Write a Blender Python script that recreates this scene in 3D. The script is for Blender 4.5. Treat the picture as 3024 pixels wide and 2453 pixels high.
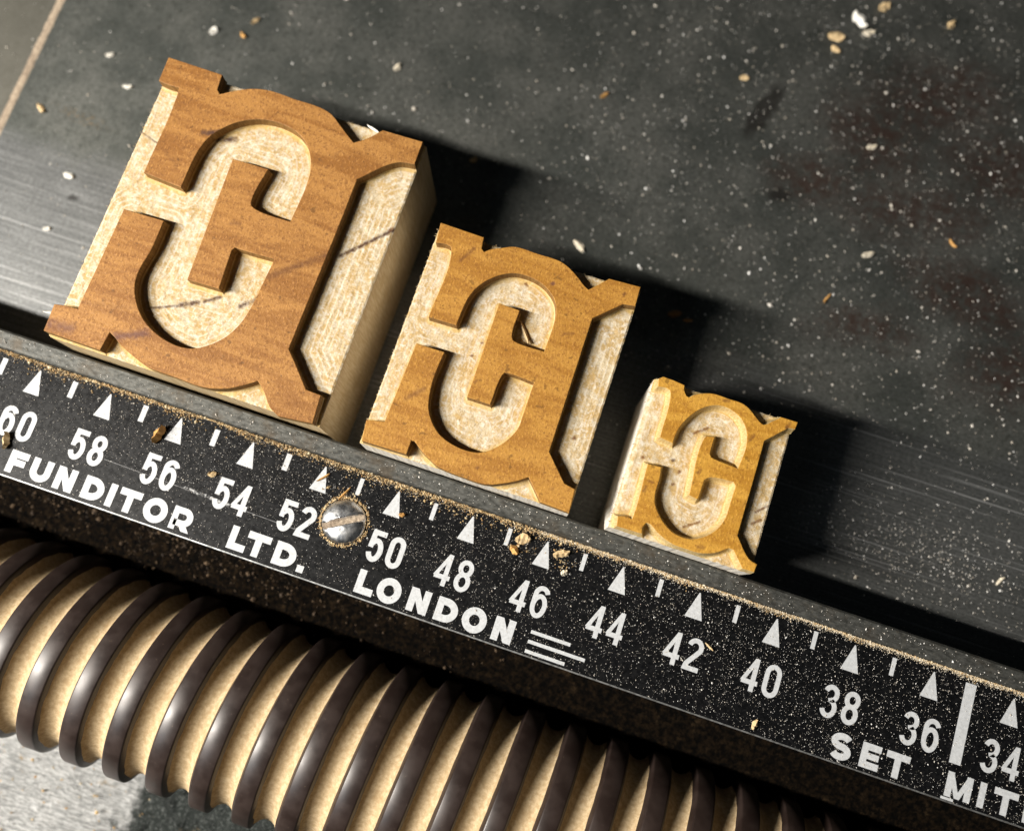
import bpy, bmesh, math, random
from mathutils import Vector, Matrix, noise
from mathutils.geometry import tessellate_polygon

# ------------------------------------------------------------------ scene
for o in list(bpy.data.objects):
    bpy.data.objects.remove(o)
S = 0.001                       # everything below is laid out in millimetres
scene = bpy.context.scene
COL = scene.collection
ZR = 10.2                       # height of the printed scale above the steel table

# camera (solved from the tick spacing, the block corners and their vertical edges)
cam_data = bpy.data.cameras.new('camera')
cam = bpy.data.objects.new('camera', cam_data)
COL.objects.link(cam)
cx = Vector((0.948222, 0.317609, 0.000161))
cy = Vector((-0.311634, 0.930287, 0.193520))
cz = Vector((0.061314, -0.183550, 0.981096))
m = Matrix((cx, cy, cz)).transposed().to_4x4()
m.translation = Vector((57.354, -6.467, 98.229 + ZR)) * S
cam.matrix_world = m
cam_data.sensor_width = 36.0
cam_data.lens = 32.0
cam_data.clip_start = 0.005
cam_data.clip_end = 10.0
cam_data.dof.use_dof = True
cam_data.dof.focus_distance = 0.0955
cam_data.dof.aperture_fstop = 15.0
scene.camera = cam

# dim workshop surroundings
world = bpy.data.worlds.new('World')
scene.world = world
world.use_nodes = True
bg = world.node_tree.nodes['Background']
bg.inputs[0].default_value = (0.80, 0.92, 1.0, 1)
bg.inputs[1].default_value = 0.013

def area(name, target, direction, dist, size, power, color):
    d = bpy.data.lights.new(name, 'AREA')
    d.shape = 'DISK'
    d.size = size
    d.energy = power
    d.color = color
    o = bpy.data.objects.new(name, d)
    COL.objects.link(o)
    v = Vector(direction).normalized()
    o.location = Vector(target) * S + v * dist
    o.rotation_euler = v.to_track_quat('Z', 'Y').to_euler()
    return o
# strip lamp hanging parallel to the rule, up on the left and a little in front
LH = 0.31
d = bpy.data.lights.new('strip_lamp', 'AREA')
d.shape = 'RECTANGLE'
d.size = 0.40
d.size_y = 0.022
d.energy = 11.8
d.color = (1.0, 0.945, 0.86)
lamp = bpy.data.objects.new('strip_lamp', d)
COL.objects.link(lamp)
lamp.location = Vector((0.055 - 1.25 * LH, 0.014 - 0.45 * LH, 0.010 + LH))
lamp.rotation_euler = (math.atan2(-0.45, 1.0), 0, 0)
# pale window further off on the same side
area('window_light', (55, 14, 10), (-0.75, -1.0, 1.1), 1.1, 0.40, 1.6, (0.82, 0.91, 1.0))

scene.view_settings.view_transform = 'Standard'
scene.view_settings.look = 'None'
scene.view_settings.exposure = 0.0
scene.view_settings.gamma = 1.0
scene.view_settings.use_curve_mapping = False
scene.render.resolution_x = 1024
scene.render.resolution_y = 830

# ------------------------------------------------------------------ helpers
def tag(o, label=None, cat=None, group=None, kind=None):
    if label: o['label'] = label
    if cat: o['category'] = cat
    if group: o['group'] = group
    if kind: o['kind'] = kind
    return o

def empty(name, loc, rz=0.0):
    o = bpy.data.objects.new(name, None)
    o.empty_display_size = 0.005
    o.location = Vector(loc) * S
    o.rotation_euler = (0, 0, rz)
    COL.objects.link(o)
    return o

def obj(name, verts, faces, mats, parent=None, mat_ids=None, smooth=False, loc=(0, 0, 0), attr=None):
    me = bpy.data.meshes.new(name)
    me.from_pydata([(v[0] * S, v[1] * S, v[2] * S) for v in verts], [], faces)
    if not isinstance(mats, (list, tuple)): mats = [mats]
    for mt in mats: me.materials.append(mt)
    if mat_ids:
        me.polygons.foreach_set('material_index', mat_ids)
    if smooth:
        me.polygons.foreach_set('use_smooth', [True] * len(me.polygons))
    if attr:
        for k, vals in attr.items():
            a = me.attributes.new(k, 'FLOAT', 'POINT')
            a.data.foreach_set('value', vals)
    me.update()
    o = bpy.data.objects.new(name, me)
    o.location = Vector(loc) * S
    COL.objects.link(o)
    if parent: o.parent = parent
    return o

def box_bm(x0, x1, y0, y1, z0, z1, bev=0.0, seg=2):
    bm = bmesh.new()
    bmesh.ops.create_cube(bm, size=1.0)
    for v in bm.verts:
        v.co = Vector(((x0 + x1) / 2 + v.co.x * (x1 - x0), (y0 + y1) / 2 + v.co.y * (y1 - y0), (z0 + z1) / 2 + v.co.z * (z1 - z0)))
    if bev:
        bmesh.ops.bevel(bm, geom=list(bm.edges), offset=bev, segments=seg, affect='EDGES', profile=0.5)
    return bm

def bm_obj(name, bm, mat, parent=None, smooth=False, loc=(0, 0, 0)):
    for v in bm.verts: v.co *= S
    me = bpy.data.meshes.new(name)
    bm.to_mesh(me); bm.free()
    me.materials.append(mat)
    if smooth:
        me.polygons.foreach_set('use_smooth', [True] * len(me.polygons))
    o = bpy.data.objects.new(name, me)
    o.location = Vector(loc) * S
    COL.objects.link(o)
    if parent: o.parent = parent
    return o

# ------------------------------------------------------------------ node helpers
class NT:
    def __init__(self, name):
        self.mat = bpy.data.materials.new(name)
        self.mat.use_nodes = True
        self.t = self.mat.node_tree
        self.b = self.t.nodes['Principled BSDF']
        self._co = None
    def n(self, typ, **kw):
        nd = self.t.nodes.new(typ)
        for k, v in kw.items(): setattr(nd, k, v)
        return nd
    def link(self, a, b): self.t.links.new(a, b)
    def put(self, sock, v):
        if hasattr(v, 'is_output'): self.link(v, sock)
        else: sock.default_value = v
    def co(self):                                   # object coordinates in millimetres
        if not self._co:
            tc = self.n('ShaderNodeTexCoord')
            vm = self.n('ShaderNodeVectorMath', operation='SCALE')
            self.link(tc.outputs['Object'], vm.inputs[0]); vm.inputs['Scale'].default_value = 1000.0
            self._co = vm.outputs[0]
        return self._co
    def mapped(self, scale=(1, 1, 1), rot=(0, 0, 0), loc=(0, 0, 0)):
        mp = self.n('ShaderNodeMapping')
        self.link(self.co(), mp.inputs[0])
        mp.inputs['Scale'].default_value = scale; mp.inputs['Rotation'].default_value = rot; mp.inputs['Location'].default_value = loc
        return mp.outputs[0]
    def noise(self, scale, detail=4.0, rough=0.55, vec=None, dist=0.0):
        nd = self.n('ShaderNodeTexNoise')
        self.link(vec if vec is not None else self.co(), nd.inputs['Vector'])
        nd.inputs['Scale'].default_value = scale; nd.inputs['Detail'].default_value = detail
        nd.inputs['Roughness'].default_value = rough; nd.inputs['Distortion'].default_value = dist
        return nd.outputs['Fac']
    def math(self, op, a, b=None, c=None, clamp=False):
        nd = self.n('ShaderNodeMath', operation=op, use_clamp=clamp)
        self.put(nd.inputs[0], a)
        if b is not None: self.put(nd.inputs[1], b)
        if c is not None: self.put(nd.inputs[2], c)
        return nd.outputs[0]
    def rng(self, v, a, b, c=0.0, d=1.0, smooth=True):
        nd = self.n('ShaderNodeMapRange', interpolation_type='SMOOTHSTEP' if smooth else 'LINEAR')
        self.put(nd.inputs['Value'], v)
        nd.inputs['From Min'].default_value = a; nd.inputs['From Max'].default_value = b
        nd.inputs['To Min'].default_value = c; nd.inputs['To Max'].default_value = d
        return nd.outputs[0]
    def mix(self, fac, a, b, blend='MIX'):
        nd = self.n('ShaderNodeMix', data_type='RGBA', blend_type=blend)
        self.put(nd.inputs['Factor'], fac)
        for s, v in ((nd.inputs[6], a), (nd.inputs[7], b)):
            if hasattr(v, 'is_output'): self.link(v, s)
            else: s.default_value = (*v, 1) if len(v) == 3 else v
        return nd.outputs[2]
    def xyz(self):
        nd = self.n('ShaderNodeSeparateXYZ'); self.link(self.co(), nd.inputs[0]); return nd.outputs
    def blob(self, cx_, cy_, rx, ry, rot=0.0, soft=0.5, warp=0.0, wscale=0.3):
        """0..1 mask of an irregular elliptic patch lying in the xy plane"""
        v = self.co()
        if warp:
            nz = self.n('ShaderNodeTexNoise'); self.link(v, nz.inputs['Vector'])
            nz.inputs['Scale'].default_value = wscale; nz.inputs['Detail'].default_value = 4
            sb = self.n('ShaderNodeVectorMath', operation='SUBTRACT'); self.link(nz.outputs['Color'], sb.inputs[0]); sb.inputs[1].default_value = (.5, .5, .5)
            ml = self.n('ShaderNodeVectorMath', operation='SCALE'); self.link(sb.outputs[0], ml.inputs[0]); ml.inputs['Scale'].default_value = warp
            ad = self.n('ShaderNodeVectorMath', operation='ADD'); self.link(v, ad.inputs[0]); self.link(ml.outputs[0], ad.inputs[1]); v = ad.outputs[0]
        mp = self.n('ShaderNodeMapping', vector_type='TEXTURE')
        self.link(v, mp.inputs[0])
        mp.inputs['Location'].default_value = (cx_, cy_, 0); mp.inputs['Rotation'].default_value = (0, 0, rot); mp.inputs['Scale'].default_value = (rx, ry, 1e6)
        ln = self.n('ShaderNodeVectorMath', operation='LENGTH'); self.link(mp.outputs[0], ln.inputs[0])
        return self.rng(ln.outputs['Value'], 1.0, 1.0 - soft)
    def seg(self, a, b, width, soft=1.0):
        """0..1 mask round a line segment in the xy plane"""
        a = Vector((a[0], a[1], 0)); b = Vector((b[0], b[1], 0)); ba = b - a
        fl = self.n('ShaderNodeVectorMath', operation='MULTIPLY'); self.link(self.co(), fl.inputs[0]); fl.inputs[1].default_value = (1, 1, 0)
        pa = self.n('ShaderNodeVectorMath', operation='SUBTRACT'); self.link(fl.outputs[0], pa.inputs[0]); pa.inputs[1].default_value = a
        dt = self.n('ShaderNodeVectorMath', operation='DOT_PRODUCT'); self.link(pa.outputs[0], dt.inputs[0]); dt.inputs[1].default_value = ba / ba.length_squared
        h = self.math('ADD', dt.outputs['Value'], 0.0, clamp=True)
        sc = self.n('ShaderNodeVectorMath', operation='SCALE'); sc.inputs[0].default_value = ba; self.link(h, sc.inputs['Scale'])
        df = self.n('ShaderNodeVectorMath', operation='SUBTRACT'); self.link(pa.outputs[0], df.inputs[0]); self.link(sc.outputs[0], df.inputs[1])
        ln = self.n('ShaderNodeVectorMath', operation='LENGTH'); self.link(df.outputs[0], ln.inputs[0])
        wob = self.math('MULTIPLY_ADD', self.noise(2.2, 4, .7), width * 2.6, ln.outputs['Value'])
        return self.math('MULTIPLY', self.rng(wob, width * 3.3, width * 1.4), self.rng(self.noise(1.3, 3, .6), .32, .55, .55, 1.0))
    def bump(self, h, dist, strength=1.0):
        nd = self.n('ShaderNodeBump'); self.link(h, nd.inputs['Height'])
        nd.inputs['Distance'].default_value = dist * S; nd.inputs['Strength'].default_value = strength
        self.link(nd.outputs[0], self.b.inputs['Normal'])
    def set(self, **kw):
        names = {'base': 'Base Color', 'rough': 'Roughness', 'metal': 'Metallic', 'spec': 'Specular IOR Level', 'coat': 'Coat Weight', 'sss': 'Subsurface Weight', 'aniso': 'Anisotropic'}
        for k, v in kw.items():
            s = self.b.inputs[names[k]]
            if isinstance(v, tuple) and len(v) == 3: v = (*v, 1)
            self.put(s, v)
        return self.mat
BIG_FACE = [(0.11,33.88), (6.60,33.77), (6.78,31.90), (7.25,31.48), (8.25,32.13), (10.12,33.14), (12.16,33.64), (15.39,33.58), (18.62,33.49), (19.85,33.16), (21.33,32.17), (22.46,31.37), (23.41,30.74), (24.59,31.64), (25.95,33.16), (30.58,33.25), (30.61,30.49), (28.83,30.13), (25.25,26.84), (25.27,26.18), (25.12,6.61), (26.12,5.58), (28.42,3.09), (30.09,3.02), (30.34,-0.03), (26.64,-0.44), (25.54,0.18), (24.28,1.60), (23.33,2.39), (22.17,1.55), (20.70,0.66), (19.08,0.12), (18.10,-0.05), (14.91,0.02), (11.81,0.15), (9.64,0.83), (7.96,1.56), (7.47,1.90), (6.61,2.34), (6.38,0.22), (-0.10,0.29), (-0.21,3.29), (0.80,3.49), (2.35,3.60), (2.54,15.55), (7.15,15.67), (7.14,12.15), (6.85,9.96), (6.89,8.58), (7.29,7.34), (8.23,5.87), (9.50,4.66), (11.22,3.75), (13.02,3.28), (14.63,3.23), (15.83,3.55), (17.08,4.37), (18.38,5.75), (19.26,7.53), (19.71,9.72), (19.84,11.41), (20.08,15.42), (16.15,15.28), (15.60,15.31), (15.36,14.90), (15.68,10.43), (12.09,10.33), (11.52,24.77), (15.63,24.83), (15.27,20.76), (15.45,20.30), (16.01,20.06), (20.15,19.89), (20.24,25.07), (19.82,26.96), (18.81,28.67), (17.59,29.68), (15.99,30.23), (14.28,30.37), (12.46,30.06), (10.59,29.16), (9.16,27.88), (8.10,26.38), (7.57,24.61), (7.44,23.25), (7.41,19.85), (2.91,20.19), (2.75,30.28), (2.64,30.81), (1.22,30.76), (0.18,30.89)]
MID_FACE = [(0.26,25.19), (5.20,25.07), (5.39,23.77), (5.77,23.52), (6.38,24.04), (7.36,24.52), (8.60,25.09), (11.30,25.14), (14.01,25.06), (15.44,24.45), (16.22,23.95), (17.02,23.36), (17.68,23.04), (18.80,24.23), (19.40,24.91), (22.82,25.08), (22.91,22.88), (21.64,22.69), (19.00,20.16), (19.00,19.69), (19.09,5.14), (21.57,2.52), (22.80,2.30), (22.94,-0.15), (19.84,-0.05), (18.98,0.88), (17.92,2.01), (16.97,1.30), (15.64,0.56), (14.08,-0.07), (11.53,-0.13), (8.68,0.11), (7.72,0.53), (6.80,0.98), (5.60,1.81), (5.27,1.78), (5.26,0.25), (0.46,0.13), (0.15,2.31), (2.01,2.75), (2.31,11.65), (5.39,11.69), (5.26,8.63), (5.42,7.03), (5.81,5.52), (6.57,4.34), (7.74,3.31), (9.13,2.77), (10.60,2.56), (11.95,2.67), (12.99,3.14), (13.98,4.03), (14.85,5.29), (15.32,6.56), (15.34,7.69), (15.35,11.59), (12.40,11.68), (12.08,11.62), (11.93,11.28), (11.76,7.92), (9.25,7.90), (9.16,18.57), (11.43,18.52), (11.57,15.55), (11.76,15.23), (12.06,15.12), (15.32,15.06), (15.30,18.92), (15.06,19.91), (14.57,20.81), (13.70,21.59), (12.70,22.12), (11.16,22.43), (9.75,22.33), (8.49,21.79), (7.35,20.87), (6.35,19.57), (5.83,18.10), (5.67,16.76), (5.61,14.87), (2.56,14.80), (2.35,22.69), (2.17,22.96), (1.67,23.07), (0.52,22.91)]
SMALL_FACE = [(0.30,16.17), (0.70,16.54), (1.89,16.49), (3.07,16.37), (3.16,15.87), (3.58,15.33), (3.90,15.28), (4.30,15.69), (4.96,16.05), (6.13,16.44), (7.76,16.43), (9.44,16.38), (10.23,16.03), (10.92,15.54), (11.60,15.06), (11.97,14.93), (12.32,15.11), (12.67,15.49), (13.24,16.01), (13.47,16.29), (15.27,16.31), (15.18,15.55), (14.51,15.44), (13.01,13.88), (12.49,13.34), (12.50,13.01), (12.51,3.14), (14.34,1.21), (15.15,1.00), (15.07,0.18), (13.86,0.14), (13.19,0.89), (12.49,1.64), (12.03,1.67), (11.09,0.93), (10.27,0.52), (9.40,0.27), (7.94,0.21), (6.57,0.26), (5.59,0.52), (4.53,1.01), (3.86,1.44), (3.39,1.45), (3.19,0.82), (3.31,0.26), (0.68,0.18), (0.47,1.17), (1.50,1.42), (1.93,1.30), (1.97,1.62), (1.81,7.25), (3.23,7.35), (3.40,6.11), (3.39,4.99), (3.49,4.19), (3.72,3.51), (4.25,2.80), (5.11,1.99), (6.09,1.43), (7.10,1.22), (8.16,1.30), (9.10,1.76), (9.96,2.52), (10.61,3.56), (10.90,4.68), (10.92,5.79), (10.97,7.88), (10.63,8.25), (8.64,8.06), (8.14,7.89), (7.77,7.50), (7.72,5.50), (7.61,5.38), (6.73,5.53), (6.57,11.67), (6.70,11.92), (7.54,12.11), (7.54,10.30), (7.82,9.94), (8.18,9.88), (10.70,9.71), (10.89,11.84), (10.72,13.05), (10.30,14.05), (9.60,14.82), (8.78,15.26), (7.75,15.49), (6.81,15.39), (5.72,14.81), (4.87,13.95), (4.21,12.87), (3.81,11.88), (3.66,10.98), (3.62,10.11), (2.21,10.28), (1.92,15.05), (1.77,15.36), (1.35,15.48), (0.47,15.36)]
import numpy as np

# ------------------------------------------------------------------ materials
def mat_table():
    t = NT('worn_steel')
    X, Y, Z = t.xyz()
    grain = t.noise(1.0, 5, 0.6, t.mapped((0.06, 4.5, 1)))            # polishing marks run along x
    fine = t.noise(1.0, 3, 0.6, t.mapped((0.25, 16, 1)))
    cloud = t.noise(0.10, 5, 0.6)
    mott = t.noise(1.3, 6, 0.75)
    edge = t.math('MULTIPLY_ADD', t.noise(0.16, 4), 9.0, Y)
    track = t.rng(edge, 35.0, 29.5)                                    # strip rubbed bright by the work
    base = t.mix(t.rng(cloud, .35, .65), (0.125, 0.134, 0.124), (0.225, 0.228, 0.210))
    base = t.mix(t.rng(mott, .45, .75), base, (0.070, 0.076, 0.064))
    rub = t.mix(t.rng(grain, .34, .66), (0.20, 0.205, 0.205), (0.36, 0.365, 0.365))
    wear_falloff = t.math('MULTIPLY', track, t.rng(t.math('MULTIPLY_ADD', t.noise(.06, 3), 40, X), 20, 95, 1.0, .55))  # rubbed strip; lamp falloff towards the right is painted into its colour
    base = t.mix(wear_falloff, base, rub)
    tex = t.noise(1.0, 5, .75, t.mapped((2.2, 5.5, 1)))
    base = t.mix(t.rng(tex, .38, .66, .55, 0), base, (0.030, 0.033, 0.029))
    brown = None
    for a in ((90, 71, 15, 9, .4), (83, 63, 11, 7, -.5), (91, 55, 14, 6, .2), (77, 55, 8, 5, .1), (100, 64, 11, 8, 0), (100, 46, 14, 6, -.2), (109, 38, 13, 7, .3), (88, 38, 9, 4, .2)):
        bl_ = t.blob(*a, soft=.8, warp=7.0, wscale=.22)
        brown = bl_ if brown is None else t.math('MAXIMUM', brown, bl_)
    brown = t.math('MULTIPLY', brown, t.rng(t.noise(.8, 5, .7), .3, .62))
    base = t.mix(t.math('MULTIPLY', brown, .8), base, (0.075, 0.040, 0.030))
    dark = t.blob(68.8, 62.5, 1.7, 6.0, math.radians(-17), soft=.55, warp=1.8, wscale=.7)
    d2 = t.blob(73.8, 51.8, 2.0, 1.4, .3, soft=.7, warp=1.4, wscale=.9)
    d3 = t.blob(-11.4, 22.8, 1.0, .6, .3, soft=.7, warp=.6, wscale=.9)
    dark = t.math('MULTIPLY', t.math('MAXIMUM', dark, t.math('MAXIMUM', d2, d3)), .72)
    base = t.mix(dark, base, (0.022, 0.018, 0.016))
    rust = t.math('MULTIPLY', t.blob(-15, 33.5, 6, 1.2, -.12, soft=.8, warp=2.5, wscale=.5), t.rng(t.noise(2.2, 4), .5, .62))
    base = t.mix(t.math('MULTIPLY', rust, .6), base, (0.22, 0.15, 0.08))
    scr = t.rng(t.noise(1.0, 2, .5, t.mapped((0.03, 6, 1), (0, 0, .02))), .64, .72)
    base = t.mix(t.math('MULTIPLY', t.math('MULTIPLY', scr, track), .85), base, (.7, .7, .7))
    base = t.mix(t.rng(X, -24.2, -24.5, 0, .55), base, (0.20, 0.185, 0.150))
    r = t.math('MULTIPLY_ADD', track, -.08, .485)
    r = t.math('MULTIPLY_ADD', t.noise(.35, 4), .12, t.math('SUBTRACT', r, .03))
    t.bump(t.math('ADD', t.math('MULTIPLY', fine, .5), t.math('MULTIPLY', mott, .35)), .018, .5)
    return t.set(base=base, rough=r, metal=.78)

def mat_bar():
    t = NT('dark_bar_steel')
    g = t.noise(1.0, 6, .7, t.mapped((1.2, 2.6, 3)))
    d = t.noise(3.0, 5, .7)
    base = t.mix(t.rng(g, .3, .7), (0.050, 0.051, 0.046), (0.125, 0.125, 0.115))
    base = t.mix(t.math('MULTIPLY', t.rng(t.noise(.25, 4, .7), .5, .72), .6), base, (0.085, 0.062, 0.038))
    base = t.mix(t.rng(d, .56, .7, 0, .45), base, (0.20, 0.17, 0.12))
    t.bump(d, .03, .4)
    return t.set(base=base, rough=t.rng(g, .3, .7, .38, .55), metal=.55)

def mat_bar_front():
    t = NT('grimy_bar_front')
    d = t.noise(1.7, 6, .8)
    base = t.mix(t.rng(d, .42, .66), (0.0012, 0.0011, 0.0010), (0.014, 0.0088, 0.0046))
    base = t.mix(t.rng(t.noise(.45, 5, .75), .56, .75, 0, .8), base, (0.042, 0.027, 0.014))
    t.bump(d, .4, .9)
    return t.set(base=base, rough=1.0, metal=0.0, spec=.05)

def mat_plate_edge():
    t = NT('bare_plate_edge')
    g = t.noise(2.0, 4, .7)
    return t.set(base=t.mix(t.rng(g, .35, .65), (.30, .30, .29), (.62, .62, .61)), rough=.38, metal=.85)

def mat_black():
    t = NT('black_enamel')
    n1 = t.noise(7.0, 3, .7); n2 = t.noise(2.6, 5, .75); big = t.noise(.12, 3)
    base = t.mix(t.rng(n2, .40, .72), (0.0030, 0.0032, 0.0037), (0.0080, 0.0080, 0.0085))
    base = t.mix(t.rng(n1, .66, .76, 0, .4), base, (0.13, 0.122, 0.11))
    sc = t.math('MAXIMUM', t.math('MULTIPLY', t.seg((20.2 - 55, -6.9), (25.4 - 55, -7.15), .12), t.rng(t.noise(3.5, 4), .42, .6)),
                t.math('MULTIPLY', t.seg((10.6 - 55, -6.8), (34 - 55, -7.3), .022), .35))
    base = t.mix(sc, base, (.65, .65, .65))
    t.bump(t.math('ADD', n1, n2), .012, .35)
    return t.set(base=base, rough=t.rng(n2, .35, .65, .28, .42), spec=.24)

def mat_ink():
    t = NT('white_ink')
    n = t.noise(3.2, 5, .75)
    base = t.mix(t.rng(n, .35, .7), (0.56, 0.575, 0.59), (0.42, 0.43, 0.44))
    base = t.mix(t.rng(t.noise(5.5, 4, .8), .66, .74, 0, .75), base, (.16, .15, .13))
    return t.set(base=base, rough=t.rng(n, .3, .7, .42, .55), spec=.7)

def mat_dust(name, a, b, c):
    t = NT(name)
    g = t.n('ShaderNodeNewGeometry')
    r = t.n('ShaderNodeValToRGB')
    e = r.color_ramp.elements
    e[0].color = (*a, 1); e[0].position = 0.0
    e[1].color = (*c, 1); e[1].position = 1.0
    m_ = r.color_ramp.elements.new(.55); m_.color = (*b, 1)
    t.link(g.outputs['Random Per Island'], r.inputs[0])
    return t.set(base=r.outputs[0], rough=.75)

def mat_packed():
    t = NT('packed_sawdust')
    n = t.noise(2.2, 6, .7); l = t.noise(.35, 4)
    base = t.mix(t.rng(n, .35, .68), (0.40, 0.285, 0.155), (0.56, 0.43, 0.265))
    base = t.mix(t.rng(l, .55, .75, 0, .5), base, (0.32, 0.205, 0.095))
    t.bump(n, .10, .6)
    return t.set(base=base, rough=.9, spec=.2)

def mat_joint():
    t = NT('grimy_joint_dust')
    n = t.noise(2.6, 6, .75); l = t.noise(.25, 4)
    base = t.mix(t.rng(n, .35, .68), (0.24, 0.185, 0.135), (0.48, 0.39, 0.29))
    base = t.mix(t.rng(l, .5, .72, 0, .6), base, (0.17, 0.125, 0.09))
    t.bump(n, .12, .8)
    return t.set(base=base, rough=.9, spec=.2)

def mat_thread():
    t = NT('oiled_thread_steel')
    n = t.noise(.5, 5, .55)
    base = t.mix(t.rng(n, .35, .68), (0.022, 0.0135, 0.011), (0.036, 0.0235, 0.0195))
    base = t.mix(t.rng(t.noise(4, 4, .7), .66, .74, 0, .5), base, (.25, .18, .12))
    t.bump(n, .02, .4)
    return t.set(base=base, rough=t.rng(n, .3, .7, .36, .45), metal=.10, spec=.62)

def mat_casting():
    t = NT('silver_painted_casting')
    n = t.noise(2.6, 6, .75); s = t.noise(1.0, 6, .75, t.mapped((.8, 3.4, 1), (0, 0, .1)))
    base = t.mix(t.rng(s, .35, .65), (.30, .304, .30), (.68, .68, .67))
    X, Y, Z = t.xyz()
    edge = t.math('MULTIPLY_ADD', t.noise(.35, 4), 9.0, X)
    base = t.mix(t.rng(edge, 25.5, 27.5), base, t.mix(t.rng(n, .5, .66), (.028, .034, .031), (.20, .215, .205)))
    base = t.mix(t.rng(t.noise(.45, 5, .7), .62, .72, 0, .75), base, (.42, .30, .16))
    t.bump(t.math('ADD', n, s), .45, 1.0)
    return t.set(base=base, rough=.5, metal=.45)

def mat_dark():
    t = NT('oily_machine_bed')
    d = t.noise(3.0, 6, .75)
    return t.set(base=t.mix(t.rng(d, .45, .7), (0.008, 0.007, 0.006), (0.05, 0.034, 0.018)), rough=.9)

def mat_screw():
    t = NT('plated_screw')
    n = t.noise(1.5, 4, .6)
    base = t.mix(t.rng(n, .4, .7), (.80, .81, .83), (.50, .49, .47))
    t.bump(n, .05, .5)
    return t.set(base=base, rough=t.rng(n, .35, .7, .26, .44), metal=1.0)

def mat_face(name, c1, c2, c3, marks, seedloc):
    """stained, sanded end grain: pores, faint drifting bands, mineral streaks of their own shape"""
    t = NT(name)
    v = t.mapped((1, 1, 1), (0, 0, 0), seedloc)
    pores = t.noise(3.4, 4, .75, v)
    fleck = t.noise(1.0, 3, .6, t.mapped((5.0, 2.2, 3), (0, 0, .5), seedloc))
    band = t.noise(1.0, 4, .6, t.mapped((.10, .55, .3), (0, 0, -.42), seedloc), 1.0)
    base = t.mix(t.rng(band, .36, .62), c1, c2)
    base = t.mix(t.rng(pores, .50, .64, 0, .75), base, c3)
    base = t.mix(t.rng(fleck, .53, .68, 0, .5), base, tuple(min(1, q * m_) for q, m_ in zip(c2, (1.45, 1.5, 1.7))))
    spots = t.rng(t.noise(1.25, 2, .5, v), .665, .72)
    base = t.mix(t.math('MULTIPLY', spots, .62), base, tuple(q * .42 for q in c1))
    for (a, b, w, s, col) in marks:
        base = t.mix(t.math('MULTIPLY', t.seg(a, b, w), s), base, col)
    t.bump(t.math('ADD', pores, fleck), .05, .8)
    return t.set(base=base, rough=t.rng(pores, .35, .65, .50, .68), spec=.38)

def mat_cut(name, marks, seedloc, warm=0.0):
    """freshly routed maple: pale, fuzzy, with the cutter's rings"""
    t = NT(name)
    v = t.mapped((1, 1, 1), (0, 0, 0), seedloc)
    at = t.n('ShaderNodeAttribute', attribute_name='path')
    ring = t.math('SINE', t.math('MULTIPLY', t.math('MULTIPLY_ADD', t.noise(.7, 3, .6, v), .5, at.outputs['Fac']), 6.28 / .62))
    fuzz = t.noise(1.9, 5, .78, v); blot = t.noise(.75, 5, .7, v); fine = t.noise(5.0, 3, .7, v)
    base = t.mix(t.rng(blot, .38, .60), (0.60, 0.49, 0.32), (0.50, 0.335, 0.135))
    base = t.mix(t.rng(fuzz, .47, .66, 0, .80), base, (0.74, 0.68, 0.58))
    base = t.mix(t.rng(fuzz, .45, .32, 0, .6), base, (0.40, 0.265, 0.12))
    base = t.mix(t.rng(fine, .56, .70, 0, .28), base, (0.82, 0.78, 0.70))
    base = t.mix(t.math('MULTIPLY', t.rng(ring, .2, 1.0, 0, .36), t.rng(t.noise(.30, 3, .6, v), .38, .58)), base, (0.80, 0.75, 0.65))
    base = t.mix(t.rng(at.outputs['Fac'], .70, .25, 0, .6 + warm), base, (0.60, 0.40, 0.12))
    for (a, b, w, s, col) in marks:
        base = t.mix(t.math('MULTIPLY', t.seg(a, b, w), s), base, col)
    h = t.math('MULTIPLY_ADD', ring, .045, t.math('MULTIPLY_ADD', fuzz, .9, t.math('MULTIPLY_ADD', fine, .4, blot)))
    t.bump(h, .13, .8)
    return t.set(base=base, rough=.82, spec=.25)

def mat_side(name, marks=(), a=(0.50, 0.36, 0.19), c=(0.62, 0.49, 0.30)):
    t = NT(name)
    g = t.noise(1.0, 4, .6, t.mapped((5.5, 5.5, .35)))
    l = t.noise(.35, 3)
    base = t.mix(t.rng(g, .35, .65), a, c)
    base = t.mix(t.rng(l, .5, .7, 0, .4), base, (0.44, 0.29, 0.13))
    for (a, b, w, s, col) in marks:
        base = t.mix(t.math('MULTIPLY', t.seg(a, b, w), s), base, col)
    t.bump(g, .02, .3)
    return t.set(base=base, rough=.7, spec=.3)

def mat_wall(name, a=(0.185, 0.092, 0.024), c=(0.29, 0.165, 0.052)):
    t = NT(name)
    g = t.noise(1.0, 4, .6, t.mapped((6, 6, .8)))
    return t.set(base=t.mix(t.rng(g, .35, .65), a, c), rough=.7, spec=.3)

M_TABLE, M_BAR, M_BARF, M_EDGE, M_BLACK, M_INK = mat_table(), mat_bar(), mat_bar_front(), mat_plate_edge(), mat_black(), mat_ink()
M_GRIT = mat_dust('pale_grit', (.45, .40, .33), (.68, .64, .58), (.86, .85, .83))
M_TAN = mat_dust('tan_sawdust', (.40, .24, .10), (.56, .40, .20), (.80, .68, .46))
M_PACK, M_THREAD, M_CAST, M_DARK, M_SCREW = mat_packed(), mat_thread(), mat_casting(), mat_dark(), mat_screw()

# ------------------------------------------------------------------ the setting
rnd = random.Random(5)
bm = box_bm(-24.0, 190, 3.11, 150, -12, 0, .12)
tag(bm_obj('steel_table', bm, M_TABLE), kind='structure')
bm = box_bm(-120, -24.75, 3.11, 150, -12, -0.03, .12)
tag(bm_obj('steel_side_table', bm, M_TABLE), kind='structure')
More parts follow.
